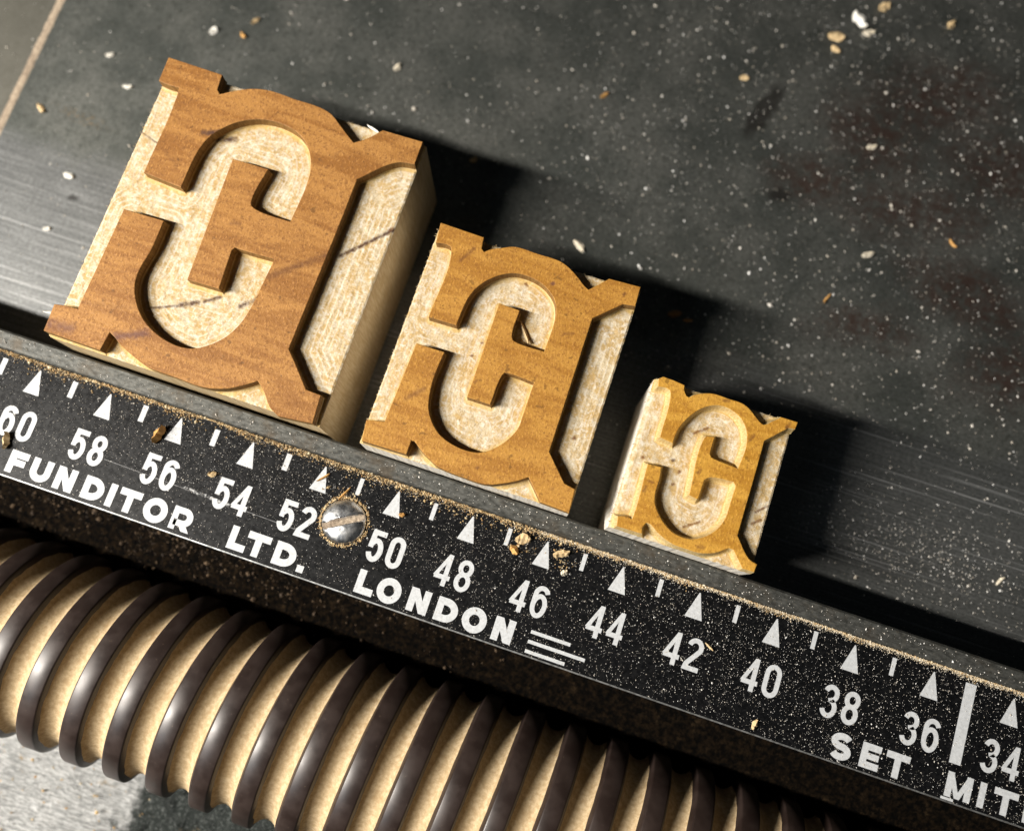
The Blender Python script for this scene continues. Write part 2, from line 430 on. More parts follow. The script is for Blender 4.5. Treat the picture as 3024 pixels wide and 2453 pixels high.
# dust lying in the joint between the two plates
v, fc = [], []
n = 260
for i in range(n + 1):
    y = 8 + i * 90 / n
    for x in (-24.98, -24.68, -24.38, -24.08, -23.76):
        wj = .18 * noise.noise((0, y * 1.3, x)) + .1 * noise.noise((0, y * 4, x))
        v.append((x + wj, y, (-.06 if x in (-24.98, -23.76) else .045) + .05 * noise.noise((x * 3, y * 1.7, 0))))
for i in range(n):
    for j in range(4):
        a = i * 5 + j
        fc.append((a, a + 1, a + 6, a + 5))
M_JOINT = mat_joint()
tag(obj('joint_sawdust', v, fc, M_JOINT, smooth=True), 'line of sawdust packed in the joint of the steel table', 'sawdust', kind='stuff')
bm = box_bm(-150, 200, -140, -11.75, -24, -17, 0)
tag(bm_obj('machine_bed', bm, M_DARK), kind='structure')

# rough silver casting beyond the screw
v, fc = [], []
NX, NY = 300, 140
for j in range(NY + 1):
    for i in range(NX + 1):
        x = -30 + i * 95 / NX; y = -78 + j * 42 / NY
        q = noise.fractal((x * .55, y * 1.1, 1.3), .75, 2.1, 5) * .42 + noise.noise((x * .12, y * .12, 5)) * .8
        if x > 18: q += min(1, (x - 18) / 6) * (.6 * noise.fractal((x * .8, y * .8, 7.7), .7, 2.2, 4) - .5)
        z = -7.6 + q
        if j == NY or i in (0, NX): z = -17
        v.append((x, y, z))
for j in range(NY):
    for i in range(NX):
        a = j * (NX + 1) + i
        fc.append((a, a + 1, a + NX + 2, a + NX + 1))
tag(obj('cast_bed', v, fc, M_CAST, smooth=True), kind='structure')

# ------------------------------------------------------------------ gauge bar with printed scale
gauge = tag(empty('gauge_rule', (55, 0, 0)), 'long black scale rule with white numbers and lettering on a steel bar', 'rule')
GX = 55.0
prof = [(-20.5, -16.9), (-20.5, -2.6), (-15.0, -2.2), (-11.7, -1.0), (-11.7, ZR - .85), (1.05, ZR - .85), (1.05, ZR + .28), (1.22, ZR + .45), (2.86, ZR + .45), (3.08, ZR + .23), (3.08, -16.9)]
v, fc, ids = [], [], []
NSEG = 120
for i in range(NSEG + 1):
    x = -110 + i * 250 / NSEG
    for (y, z) in prof: v.append((x - GX + 0, y, z))
for i in range(NSEG):
    for j in range(len(prof) - 1):
        a = i * len(prof) + j; b = a + len(prof)
        fc.append((a, b, b + 1, a + 1)); ids.append(1 if j < 4 else 0)
obj('bar', v, fc, [M_BAR, M_BARF], gauge, ids)
plate = bm_obj('scale_plate', box_bm(-110 - GX, 140 - GX, -12.0, .98, ZR - .84, ZR, .10), M_EDGE, gauge)
obj('enamel_face', [(-109 - GX, -11.84, ZR + .012), (139 - GX, -11.84, ZR + .012), (139 - GX, .94, ZR + .012), (-109 - GX, .94, ZR + .012)], [(0, 1, 2, 3)], M_BLACK, plate)

def ribbon(path, w, closed=False):
    """stroke of constant width with mitred corners -> verts, quads (flat, xy)"""
    P = [Vector(q) for q in path]
    P = [q for i, q in enumerate(P) if i == 0 or (q - P[i - 1]).length > 1e-3]
    if closed and (P[0] - P[-1]).length < 1e-3: P.pop()
    n = len(P); L, Rr = [], []
    for i in range(n):
        a = P[i - 1] if (i > 0 or closed) else None
        b = P[(i + 1) % n] if (i < n - 1 or closed) else None
        d1 = (P[i] - a).normalized() if a is not None else None
        d2 = (b - P[i]).normalized() if b is not None else None
        if d1 is None: d1 = d2
        if d2 is None: d2 = d1
        n1 = Vector((-d1.y, d1.x)); n2 = Vector((-d2.y, d2.x))
        mt = (n1 + n2)
        mt = mt.normalized() if mt.length > 1e-6 else n1
        k = (w / 2) / max(.35, mt.dot(n1))
        L.append(P[i] + mt * k); Rr.append(P[i] - mt * k)
    vs = L + Rr
    qs = [(n + i, n + (i + 1) % n, (i + 1) % n, i) for i in range(n if closed else n - 1)]
    return vs, qs

def slant(path, sw):
    """diagonal stroke with level ends"""
    (xa, ya), (xb, yb) = path
    L = math.hypot(xb - xa, yb - ya); q = sw / 2 * L / max(.2, abs(yb - ya))
    return [Vector((xa - q, ya)), Vector((xa + q, ya)), Vector((xb + q, yb)), Vector((xb - q, yb))], [(0, 3, 2, 1) if ya > yb else (0, 1, 2, 3)]

def arc(cx_, cy_, rx, ry, a0, a1, n=14):
    return [(cx_ + rx * math.cos(math.radians(a0 + (a1 - a0) * i / n)), cy_ + ry * math.sin(math.radians(a0 + (a1 - a0) * i / n))) for i in range(n + 1)]

def glyph(ch, w, h, t):
    """list of (path, width, closed) drawn in a w x h box with stroke t"""
    e = t / 2; x0, x1, y0, y1 = e, w - e, e, h - e
    xm = w / 2; rx = (x1 - x0) / 2
    if ch == '0':
        ry = rx * 1.15
        return [(arc(xm, y1 - ry, rx, ry, 0, 180)[:-1] + [(x0, y1 - ry)] + arc(xm, y0 + ry, rx, ry, 180, 360), t, True)]
    if ch == '2':
        ry = rx * 1.1
        return [(arc(xm, y1 - ry, rx, ry, 170, -28, 16) + [(x0 + .10, y0 + .42), (x0 + .02, y0), (w, y0)], t, False)]
    if ch == '3':
        ym = h * .53
        ra = (y1 - ym) / 2; rb = (ym - y0) / 2
        return [(arc(xm, y1 - ra, rx * .94, ra, 165, -82, 16) + arc(xm, y0 + rb, rx, rb, 82, -165, 16), t, False)]
    if ch == '4':
        xs = w * .70; yb = h * .27
        return [([(xs - .02, h - .05), (x0 * .55, yb)], t * .8, False, True), ([(0.03, yb), (w, yb)], t, False), ([(xs, h), (xs, 0)], t, False)]
    if ch == '5':
        ry = h * .295
        return [([(w - .08, y1), (x0 + .12, y1), (x0 + .05, h * .43)], t, False), (arc(xm, y0 + ry, rx, ry, 140, -160, 22), t, False)]
    if ch in '69':
        rb = h * .30
        pts = arc(xm, y1 - rx * 1.1, rx, rx * 1.1, 18, 180, 12) + [(x0, y0 + rb)]
        return [(pts, t, False), (arc(xm, y0 + rb, rx, rb, 0, 360, 28)[:-1], t, True)]
    if ch == '8':
        ym = h * .535
        ra = (y1 - ym) / 2; rb = (ym - y0) / 2
        return [(arc(xm, ym + ra, rx * .92, ra, 0, 360, 24)[:-1], t, True), (arc(xm, y0 + rb, rx, rb, 0, 360, 26)[:-1], t, True)]
    if ch == 'F': return [([(x0, 0), (x0, y1), (w, y1)], t, False), ([(x0, h * .50), (w * .92, h * .50)], t * .92, False)]
    if ch == 'E': return [([(w, y0), (x0, y0), (x0, y1), (w, y1)], t, False), ([(x0, h * .5), (w * .94, h * .5)], t * .92, False)]
    if ch == 'L': return [([(x0, h), (x0, y0), (w, y0)], t, False)]
    if ch == 'I': return [([(xm, h), (xm, 0)], t, False)]
    if ch == 'T': return [([(0, y1), (w, y1)], t, False), ([(xm, y1), (xm, 0)], t, False)]
    if ch == 'U': return [([(x0, h), (x0, y0 + rx * .9)] + arc(xm, y0 + rx * .9, rx, rx * .9, 180, 360, 14) + [(x1, h)], t, False)]
    if ch == 'N': return [([(x0, 0), (x0, h)], t, False), ([(x1, 0), (x1, h)], t, False), ([(x0 * 1.02, h - .005), (x1 * .995, .005)], t * .95, False, True)]
    if ch == 'M': return [([(x0, 0), (x0, h)], t, False), ([(x1, 0), (x1, h)], t, False), ([(x0 * .95, h - .005), (xm, .02)], t * .72, False, True), ([(x1 + e * .05, h - .005), (xm, .02)], t * .72, False, True)]
    if ch == 'O': return [(arc(xm, h / 2, rx, (y1 - y0) / 2, 0, 360, 32)[:-1], t, True)]
    if ch == 'D':
        ry = (y1 - y0) / 2; xc = w * .42
        return [([(x0, y0), (xc, y0)] + arc(xc, h / 2, x1 - xc, ry, -90, 90, 18) + [(x0, y1)], t, True)]
    if ch == 'R':
        t *= .9; e = t / 2; x0 = e; y1 = h - e; r = h * .27; yc = y1 - r; xc = x1 - r + .03
        return [([(x0, 0), (x0, y1), (xc, y1)] + arc(xc, yc, r, r, 90, -90, 12) + [(x0, yc - r)], t, False), ([(xc - .05, yc - r), (x1 - .02, .005)], t, False, True)]
    if ch == 'S':
        ra = (y1 - y0) / 4
        return [(arc(xm, y1 - ra, rx, ra, 28, 270, 14) + arc(xm, y0 + ra, rx, ra, 90, -152, 14)[1:], t, False)]
    if ch == '.': return [([(xm, 0), (xm, t)], t, False)]
    return []

def printed(name, items, z=ZR + .03, parent=plate):
    """items: (char, x, y, w, h, t) -> one flat ink object; strokes lie a few microns apart"""
    vs, fs = [], []
    k = 0
    for (ch, x, y, w, h, t) in items:
        for (path, sw, closed, *sheared) in glyph(ch, w, h, t):
            pv, pq = slant(path, sw) if sheared else ribbon(path, sw, closed)
            b = len(vs)
            vs += [(x + q.x - GX, y + q.y, z + .008 * k) for q in pv]
            fs += [tuple(b + i for i in q) for q in pq]
            k += 1
        k = k % 4
    return obj(name, vs, fs, M_INK, parent)

PICA2 = 8.4667
rj = random.Random(3)
for nval in range(68, 26, -2):
    X = (60 - nval) / 2 * PICA2
    if X < -40: continue
    obj('tick_triangle', [(X - .06 - GX, .10, ZR + .03), (X - .95 - GX, -2.68, ZR + .03), (X + .95 - GX, -2.68, ZR + .03), (X + .06 - GX, .10, ZR + .03)], [(0, 1, 2, 3)], M_INK, plate)
    xm = X + PICA2 / 2; hw = .30 if X < 30 else .23
    if nval != 36: obj('tick_line', [(xm - hw - GX, .15, ZR + .03), (xm - hw - GX, -1.72, ZR + .03), (xm + hw - GX, -1.72, ZR + .03), (xm + hw - GX, .15, ZR + .03)], [(0, 1, 2, 3)], M_INK, plate)
    dx = {52: -1.0, 50: .75}.get(nval, 0.0)
    s = str(nval)
    tk = .56 if X < 45 else .50
    printed('number', [(s[0], X - 2.02 + dx, -7.92, 1.75, 3.42, tk), (s[1], X + .22 + dx, -7.92, 1.75, 3.42, tk)])

TX = .66
for name, items in (
    ('word', [('F', .78, 2.1), ('U', 3.45, 2.35), ('N', 6.4, 2.25), ('D', 9.65, 2.4), ('I', 12.6, .66), ('T', 13.75, 2.5), ('O', 16.75, 2.7), ('R', 20.0, 2.35)]),
    ('word', [('L', 26.7, 2.0), ('T', 28.6, 2.6), ('D', 31.85, 2.45), ('.', 34.75, .66)]),
    ('word', [('L', 41.25, 2.0), ('O', 43.55, 2.65), ('N', 47.1, 2.25), ('D', 50.15, 2.4), ('O', 53.1, 2.65), ('N', 56.55, 2.2)]),
    ('word', [('S', 93.1, 2.25), ('E', 96.3, 2.0), ('T', 98.85, 2.45)]),
    ('word', [('M', 105.25, 2.65), ('I', 108.65, .62), ('T', 110.1, 2.5), ('R', 113.3, 2.3), ('E', 116.4, 2.0)])):
    thin = .76 if items[0][1] < 60 else .68
    printed(name, [(c, x, -11.42 + (.0 if c != 'O' and c != 'S' else -.10), w, 2.5 + (.2 if c in 'OS' else 0), thin) for (c, x, w) in items])
for (xa, xb, yy) in ((60.45, 64.8, -9.37), (60.45, 66.7, -10.4), (60.45, 64.8, -11.42)):
    obj('printed_line', [(xa - GX, yy - .18, ZR + .03), (xb - GX, yy - .18, ZR + .03), (xb - GX, yy + .18, ZR + .03), (xa - GX, yy + .18, ZR + .03)], [(0, 1, 2, 3)], M_INK, plate)
obj('set_mark', [(105.05 - GX, -8.12, ZR + .03), (106.25 - GX, -8.12, ZR + .03), (106.1 - GX, .14, ZR + .03), (104.95 - GX, .14, ZR + .03)], [(0, 1, 2, 3)], M_INK, plate)
obj('printed_dash', [(105.0 - GX, -11.78, ZR + .03), (106.3 - GX, -11.78, ZR + .03), (106.3 - GX, -11.52, ZR + .03), (105.0 - GX, -11.52, ZR + .03)], [(0, 1, 2, 3)], M_INK, plate)

# slotted dome screw holding the scale down
def dome_screw(x, y, rad, hgt, slot_w, ang, parent):
    vs, fs = [], []
    NR, NA = 26, 96
    ca, sa = math.cos(ang), math.sin(ang)
    for i in range(NR + 1):
        r = rad * i / NR
        for k in range(NA):
            a = 2 * math.pi * k / NA
            px, py = r * math.cos(a), r * math.sin(a)
            z = hgt * math.sqrt(max(0, 1 - (r / rad) ** 2.2)) if i < NR else -.05
            u = -px * sa + py * ca                      # distance across the slot
            dpt = max(0.0, min(1.0, (slot_w / 2 + .10 - abs(u)) / .14))
            z = z * (1 - dpt) + min(z, .16) * dpt
            vs.append((x + px - GX, y + py, ZR + .02 + z + .012 * noise.noise((px * 2.2, py * 2.2, 0))))
    for i in range(NR):
        for k in range(NA):
            a = i * NA + k; b = i * NA + (k + 1) % NA
            fs.append((a, a + NA, b + NA, b))
    s = obj('fixing_screw', vs, fs, M_SCREW, parent, smooth=True)
    # sawdust caked in the slot
    vs, fs = [], []
    n = 44
    for i in range(n + 1):
        q = -rad * .96 + 2 * rad * .96 * i / n
        for j, ww in enumerate((-.5, -.22, 0, .22, .5)):
            u = ww * slot_w * (.96 + .2 * noise.noise((q * 2, ww * 9, 3)))
            z = .20 + (.12 if abs(ww) < .3 else 0) + .12 * noise.noise((q * 2.5, u * 4, 1))
            vs.append((x + q * ca - u * sa - GX, y + q * sa + u * ca, ZR + .02 + z))
    for i in range(n):
        for j in range(4):
            a = i * 5 + j
            fs.append((a, a + 1, a + 6, a + 5))
    obj('slot_dust', vs, fs, M_JOINT, s, smooth=True)
    return s
dome_screw(37.8, -4.85, 2.42, .95, .62, math.radians(31), gauge)

# ------------------------------------------------------------------ lead screw
lead = tag(empty('lead_screw', (55, -28.9, -1.4)), 'thick dark threaded lead screw with sawdust packed between its threads', 'screw')
def helix(name, prof, mats, ids_prof, seg=72, rough=0.0, x_from=-42, x_to=142, pitch=5.0, x90=18.05):
    n = int((x_to - x_from) / pitch * seg)
    vs, fs, ids = [], [], []
    m_ = len(prof)
    for i in range(n + 1):
        th = 2 * math.pi * i / seg
        xx = x_from + (x90 - x_from) % pitch + pitch * i / seg
        a = math.pi / 2 - th                              # left-hand: towards the front it runs back in x
        c, s_ = math.cos(a), math.sin(a)
        for (ax, r) in prof:
            rr = r
            if rough:
                rr += rough * (noise.noise(((xx + ax) * .7, c * 7, s_ * 7)) + .5 * noise.noise(((xx + ax) * 2.3, c * 20, s_ * 20)))
            vs.append((xx + ax - 55, rr * c, rr * s_))
    for i in range(n):
        for j in range(m_ - 1):
            a = i * m_ + j; b = a + m_
            fs.append((a, b, b + 1, a + 1)); ids.append(ids_prof)
    return obj(name, vs, fs, mats, lead, smooth=True)
helix('thread', [(-1.42, 9.9), (-1.04, 10.82), (-.98, 10.94), (-.86, 11.0), (0, 11.0), (.86, 11.0), (.98, 10.94), (1.04, 10.82), (1.42, 9.9)], M_THREAD, 0)
tag(helix('packed_sawdust', [(1.02, 10.70), (1.28, 10.26), (1.6, 9.86), (2.05, 9.58), (2.5, 9.47), (2.95, 9.55), (3.40, 9.8), (3.72, 10.2), (3.98, 10.70)], M_PACK, 0, rough=.06), kind='stuff')

# ------------------------------------------------------------------ wooden type
def smooth_poly(P, step=.22, corner=math.radians(33)):
    P = [Vector(q) for q in P]; n = len(P); T = []
    for i in range(n):
        a = (P[i] - P[i - 1]).normalized(); b = (P[(i + 1) % n] - P[i]).normalized()
        T.append((a + b).normalized() if a.angle(b) < corner else None)
    out = []
    for i in range(n):
        p, q = P[i], P[(i + 1) % n]; d = q - p; L = d.length; u = d / L
        t0 = (T[i] or u) * L; t1 = (T[(i + 1) % n] or u) * L
        k = max(1, int(L / step)) if (T[i] or T[(i + 1) % n]) else max(1, int(L / 1.2))
        for j in range(k):
            s = j / k
            h = (2 * s**3 - 3 * s**2 + 1) * p + (s**3 - 2 * s**2 + s) * t0 + (-2 * s**3 + 3 * s**2) * q + (s**3 - s**2) * t1
            out.append(h)
    return out

def type_block(label, origin, w, d, face, relief, draft, round_left, mats, seed, last=2):
    """origin: front left corner on the table; face: outline of the printing surface, clockwise"""
    H = 16.03
    rn = random.Random(seed)
    root = tag(empty('wood_type_block', (origin[0], origin[1], 0)), label, 'type block', 'wooden letterpress type blocks')
    m_face, m_cut, m_side, m_wall = mats
    P = smooth_poly(face)[::-1]                            # counter-clockwise
    n = len(P)
    nor = []
    for i in range(n):
        a = (P[i] - P[i - 1]).normalized(); b = (P[(i + 1) % n] - P[i]).normalized()
        na, nb = Vector((a.y, -a.x)), Vector((b.y, -b.x))
        m_ = na + nb
        m_ = m_.normalized() if m_.length > 1e-5 else na
        nor.append(m_ / max(.5, m_.dot(na)))
    rings = [(-.05, H), (0.0, H - .03), (.03, H - .10), (draft * .55, H - relief * .55), (draft, H - relief + .16), (draft + .16, H - relief - .05)]
    vs, fs, ids = [], [], []
    for (off, z) in rings:
        for i in range(n):
            q = P[i] + nor[i] * off
            x = max(min(0, P[i].x), min(max(w, P[i].x), q.x)); y = max(min(0, P[i].y), min(max(d, P[i].y), q.y))
            vs.append((x, y, z + (.012 * noise.noise((x * .8, y * .8, seed)) if off < .1 else 0)))
    fs.append(tuple(range(n))); ids.append(0)
    for r in range(len(rings) - 1):
        for i in range(n):
            a = r * n + i; b = r * n + (i + 1) % n
            fs.append((a, a + n, b + n, b)); ids.append(0 if r < 1 else (last if r == len(rings) - 2 else 1))
    obj('raised_letter', vs, fs, [m_face, m_wall, m_cut], root, ids)
    # body with the routed shoulder as its top
    step = .17
    nx, ny = int(w / step), int(d / step)
    A = np.array([(q.x, q.y) for q in P]); B = np.roll(A, -1, 0); BA = B - A; LL = (BA**2).sum(1)
    gx = np.linspace(0, w, nx + 1); gy = np.linspace(0, d, ny + 1)
    dist = np.zeros((ny + 1, nx + 1))
    for j in range(ny + 1):
        pt = np.stack([gx, np.full(nx + 1, gy[j])], 1)
        pa = pt[:, None, :] - A[None]
        h = np.clip((pa * BA[None]).sum(2) / LL[None], 0, 1)
        dist[j] = np.sqrt(((pa - BA[None] * h[..., None])**2).sum(2)).min(1)
    vs, fs, ids, path = [], [], [], []
    zs = H - relief
    for j in range(ny + 1):
        for i in range(nx + 1):
            x, y = gx[i], gy[j]
            e = min(x, y, w - x, d - y)
            z = zs + .055 * noise.noise((x * 1.1, y * 1.1, seed)) + .03 * noise.noise((x * 3.7, y * 3.7, seed)) + .010 * math.sin(dist[j, i] * 6.28 / .62)
            if e < .12: z -= .10 * (1 - e / .12)
            if round_left and x < round_left:
                z -= round_left - math.sqrt(max(0, round_left**2 - (round_left - x)**2))
            jx = .06 * noise.noise((y * 2.1, seed, 0)) if i in (0, nx) else 0
            jy = .05 * noise.noise((x * 2.1, seed, 4)) if j in (0, ny) else 0
            vs.append((x + jx, y + jy, z)); path.append(float(dist[j, i]))
    W = nx + 1
    for j in range(ny):
        for i in range(nx):
            a = j * W + i
            fs.append((a, a + 1, a + W + 1, a + W)); ids.append(0)
    rim = [i for i in range(W)] + [j * W + nx for j in range(1, ny + 1)] + [ny * W + i for i in range(nx - 1, -1, -1)] + [j * W for j in range(ny - 1, 0, -1)]
    b0 = len(vs)
    for k in rim:
        vs.append((min(max(vs[k][0], 0), w), min(max(vs[k][1], 0), d), 0.01)); path.append(9.0)
    m_ = len(rim)
    for i in range(m_):
        fs.append((rim[i], b0 + i, b0 + (i + 1) % m_, rim[(i + 1) % m_])); ids.append(1)
    obj('body', vs, fs, [m_cut, m_side], root, ids, attr={'path': path})
    # torn fibres left by the saw along the arrises
    vs, fs = [], []
    def fibre(x, y, z, dx, dy, dz, L, wd):
        b = len(vs); dv = Vector((dx, dy, dz)).normalized(); s = dv.cross(Vector((0, 0, 1)))
        s = (s.normalized() if s.length > .01 else Vector((1, 0, 0))) * wd
        p = Vector((x, y, z)); md = p + dv * L * .55 + Vector((0, 0, .05 * L)); e = p + dv * L
        for q in (p + s, p - s, md + s * .7, md - s * .7, md + Vector((0, 0, wd)), e, p + Vector((0, 0, wd))): vs.append(tuple(q))
        for t_ in ((0, 1, 3, 2), (2, 3, 5), (0, 2, 4, 6), (1, 6, 4, 3), (2, 5, 4), (3, 4, 5)): fs.append(tuple(b + k for k in t_))
    for _ in range(int(w * 4 + d * 7)):
        sd = rn.choice('lllbbf')
        if sd == 'l': fibre(-.0, rn.uniform(0, d), zs - rn.uniform(0, .5 if rn.random() < .6 else 2.5), -1, rn.uniform(-.6, .6), rn.uniform(-.3, .5), rn.uniform(.08, .35), rn.uniform(.015, .035))
        elif sd == 'b': fibre(rn.uniform(0, w), d, zs - rn.uniform(0, .5), rn.uniform(-.5, .5), 1, rn.uniform(-.2, .6), rn.uniform(.08, .28), rn.uniform(.015, .035))
        else: fibre(rn.uniform(0, w), 0, zs - rn.uniform(0, .4), rn.uniform(-.5, .5), -1, rn.uniform(-.2, .3), rn.uniform(.05, .16), rn.uniform(.012, .025))
    tag(obj('torn_fibres', vs, fs, m_cut, root, attr={'path': [2.0] * len(vs)}), kind='stuff')
    return root

DK = (.070, .030, .020); BR = (.15, .056, .014); PU = (.13, .050, .034)
mk_big = [((26.24, 18.41), (33.2, 25.6), .22, .9, DK), ((20.35, 13.51), (26.3, 18.45), .34, .75, BR),
          ((7.4, 2.05), (10.3, 3.45), .40, .85, PU), ((.3, 1.2), (2.4, 1.35), .45, .7, PU), ((14.2, 17.7), (15.0, 18.0), .20, .7, BR),
          ((25.0, 17.4), (25.5, 17.7), .16, .8, BR), ((22.5, 15.3), (23.1, 15.6), .16, .8, BR), ((7.3, 26.6), (9.2, 27.3), .26, .95, DK),
          ((2.2, 4.4), (7.6, 5.4), .18, .3, BR), ((3.0, 8.0), (6.9, 9.6), .12, .22, BR), ((3.0, 24.0), (6.0, 22.0), .14, .25, BR)]
cut_big = [((26.24, 18.41), (33.2, 25.6), .20, .95, DK), ((9.0, 6.4), (11.6, 7.5), .13, .8, DK), ((11.9, 7.7), (13.5, 8.5), .24, .95, DK), ((14.2, 8.9), (15.6, 9.9), .18, .9, DK),
           ((18.1, 9.7), (19.8, 11.1), .24, .95, DK), ((7.6, 26.7), (10.3, 27.5), .28, .95, DK), ((0, 25.0), (2.6, 24.2), .09, .7, DK), ((30.3, 22.9), (30.6, 23.2), .16, .8, BR)]
mk_mid = [((4.6, 23.5), (3.7, 21.9), .18, .7, BR), ((3.3, 5.7), (4.7, 7.4), .22, .6, BR), ((13.8, 22.4), (13.9, 22.5), .18, .85, PU), ((21.4, 23.7), (21.45, 23.85), .14, .9, BR),
          ((16.6, 17.5), (17.6, 17.9), .14, .5, BR), ((9.5, 9.6), (9.6, 9.9), .14, .6, BR), ((12.6, 1.2), (12.7, 1.3), .14, .8, BR), ((20.5, 1.6), (20.6, 1.7), .14, .7, BR)]
cut_mid = [((11.0, 22.0), (11.2, 21.9), .14, .9, BR), ((21.0, 7.5), (21.1, 7.6), .15, .9, BR), ((20.6, 3.9), (20.7, 4.0), .13, .8, BR), ((8.6, 14.2), (8.7, 14.3), .12, .8, BR), ((8.0, 12.5), (8.1, 12.6), .12, .8, BR)]
mk_sml = [((11.1, 13.0), (11.3, 13.5), .16, .8, BR), ((7.4, 16.1), (7.8, 16.2), .16, .7, BR), ((14.3, 15.4), (14.5, 15.9), .14, .9, BR), ((2.2, 4.5), (2.3, 4.9), .16, .8, BR), ((9.0, .8), (9.6, .9), .16, .7, BR), ((6.9, 8.0), (7.1, 8.3), .14, .8, BR), ((2.4, 5.6), (2.9, 5.6), .13, .6, BR)]
cut_sml = [((14.9, 7.2), (13.9, 6.2), .12, .85, BR), ((14.6, 5.6), (13.8, 4.9), .12, .8, BR), ((5.6, 12.1), (6.8, 13.1), .13, .8, BR), ((7.3, 2.4), (8.7, 3.4), .12, .85, BR), ((1.2, 7.9), (1.3, 8.0), .16, .9, BR), ((4.3, 8.6), (4.4, 8.7), .14, .9, DK), ((5.2, 7.6), (5.3, 7.7), .14, .9, BR), ((5.0, 6.2), (5.1, 6.3), .14, .9, BR)]
wall = mat_wall('brown_cut_wall')
wall_lit = mat_wall('lit_cut_wall', (.50, .34, .13), (.64, .49, .24))  # brighter copy of the wall colour, painting direct light on the small block
type_block('largest wooden type block, left of the three, carved with a reversed ornate letter', (1.96, 3.51), 30.76, 33.55, BIG_FACE, 1.35, .05, 0,
           (mat_face('brown_end_grain', (.265, .108, .020), (.40, .188, .046), (.170, .064, .012), mk_big, (0, 0, 0)), mat_cut('routed_maple', cut_big, (0, 0, 0)), mat_side('sawn_maple_side'), wall), 1.0)
type_block('middle-sized wooden type block with orange-brown face, between the large and the small one', (37.31, 3.29), 22.99, 25.08, MID_FACE, 1.4, .05, 0,
           (mat_face('orange_end_grain', (.335, .145, .018), (.455, .222, .038), (.235, .092, .011), mk_mid, (40, 7, 2)), mat_cut('routed_maple_medium', cut_mid, (40, 7, 2)), mat_side('sawn_maple_side_medium', (), (.78, .71, .60), (.88, .85, .79)), wall), 2.0)  # side colour whitened to imitate the overexposed light on the front
type_block('smallest wooden type block, rightmost, with yellow-orange face and rounded left edge', (64.55, 3.21), 15.08, 16.45, SMALL_FACE, 1.2, .22, .55,
           (mat_face('yellow_end_grain', (.41, .188, .018), (.55, .285, .040), (.29, .118, .010), mk_sml, (80, 3, 5)), mat_cut('routed_maple_small', cut_sml, (80, 3, 5), .2), mat_side('sawn_maple_side_small', (), (.80, .73, .61), (.88, .85, .79)), wall_lit), 3.0, 1)  # sides whitened likewise, bright front light put into their colour

# ------------------------------------------------------------------ loose chips, each a thing
def chip(name, label, cat, x, y, z, L, W, T, ang, curl, seed, mat, tilt=0.0):
    rn = random.Random(seed)
    n = 7; vs, fs = [], []
    for i in range(n):
        s = i / (n - 1) * 2 - 1
        ww = W * (1 - .65 * abs(s)**2.6) * rn.uniform(.85, 1.12)
        cz_ = curl * L * s * s
        sh = W * .10 * rn.uniform(-1, 1)
        for (u, hgt) in ((-ww / 2, 0), (0, T * rn.uniform(.9, 1.5)), (ww / 2, rn.uniform(0, T * .6)), (0, -T * .3)):
            vs.append((s * L / 2, u + sh, hgt + cz_ + T * .3))
    for i in range(n - 1):
        for j in range(4):
            a = i * 4 + j; b = i * 4 + (j + 1) % 4
            fs.append((a, b, b + 4, a + 4))
    fs.append((3, 2, 1, 0)); e = (n - 1) * 4; fs.append((e, e + 1, e + 2, e + 3))
    zmin = min(q[2] for q in vs)
    vs = [(q[0], q[1], q[2] - zmin) for q in vs]
    o = obj(name, vs, fs, mat, None, loc=(x, y, z))
    o.rotation_euler = (0, tilt, ang)
    return tag(o, label, cat, 'loose wood chips')
def chipmat(nm, a, b):
    t = NT(nm); k = t.noise(4, 4, .7)
    return t.set(base=t.mix(t.rng(k, .35, .65), a, b), rough=.75)
C_PALE = chipmat('pale_wood', (.72, .62, .45), (.80, .74, .62)); C_TAN = chipmat('tan_wood', (.58, .40, .20), (.68, .52, .30))
C_BRN = chipmat('brown_wood', (.34, .15, .05), (.46, .25, .09)); C_WHT = chipmat('white_wood', (.84, .80, .70), (.88, .87, .83)); C_ORG = chipmat('orange_wood', (.52, .26, .07), (.62, .36, .12))
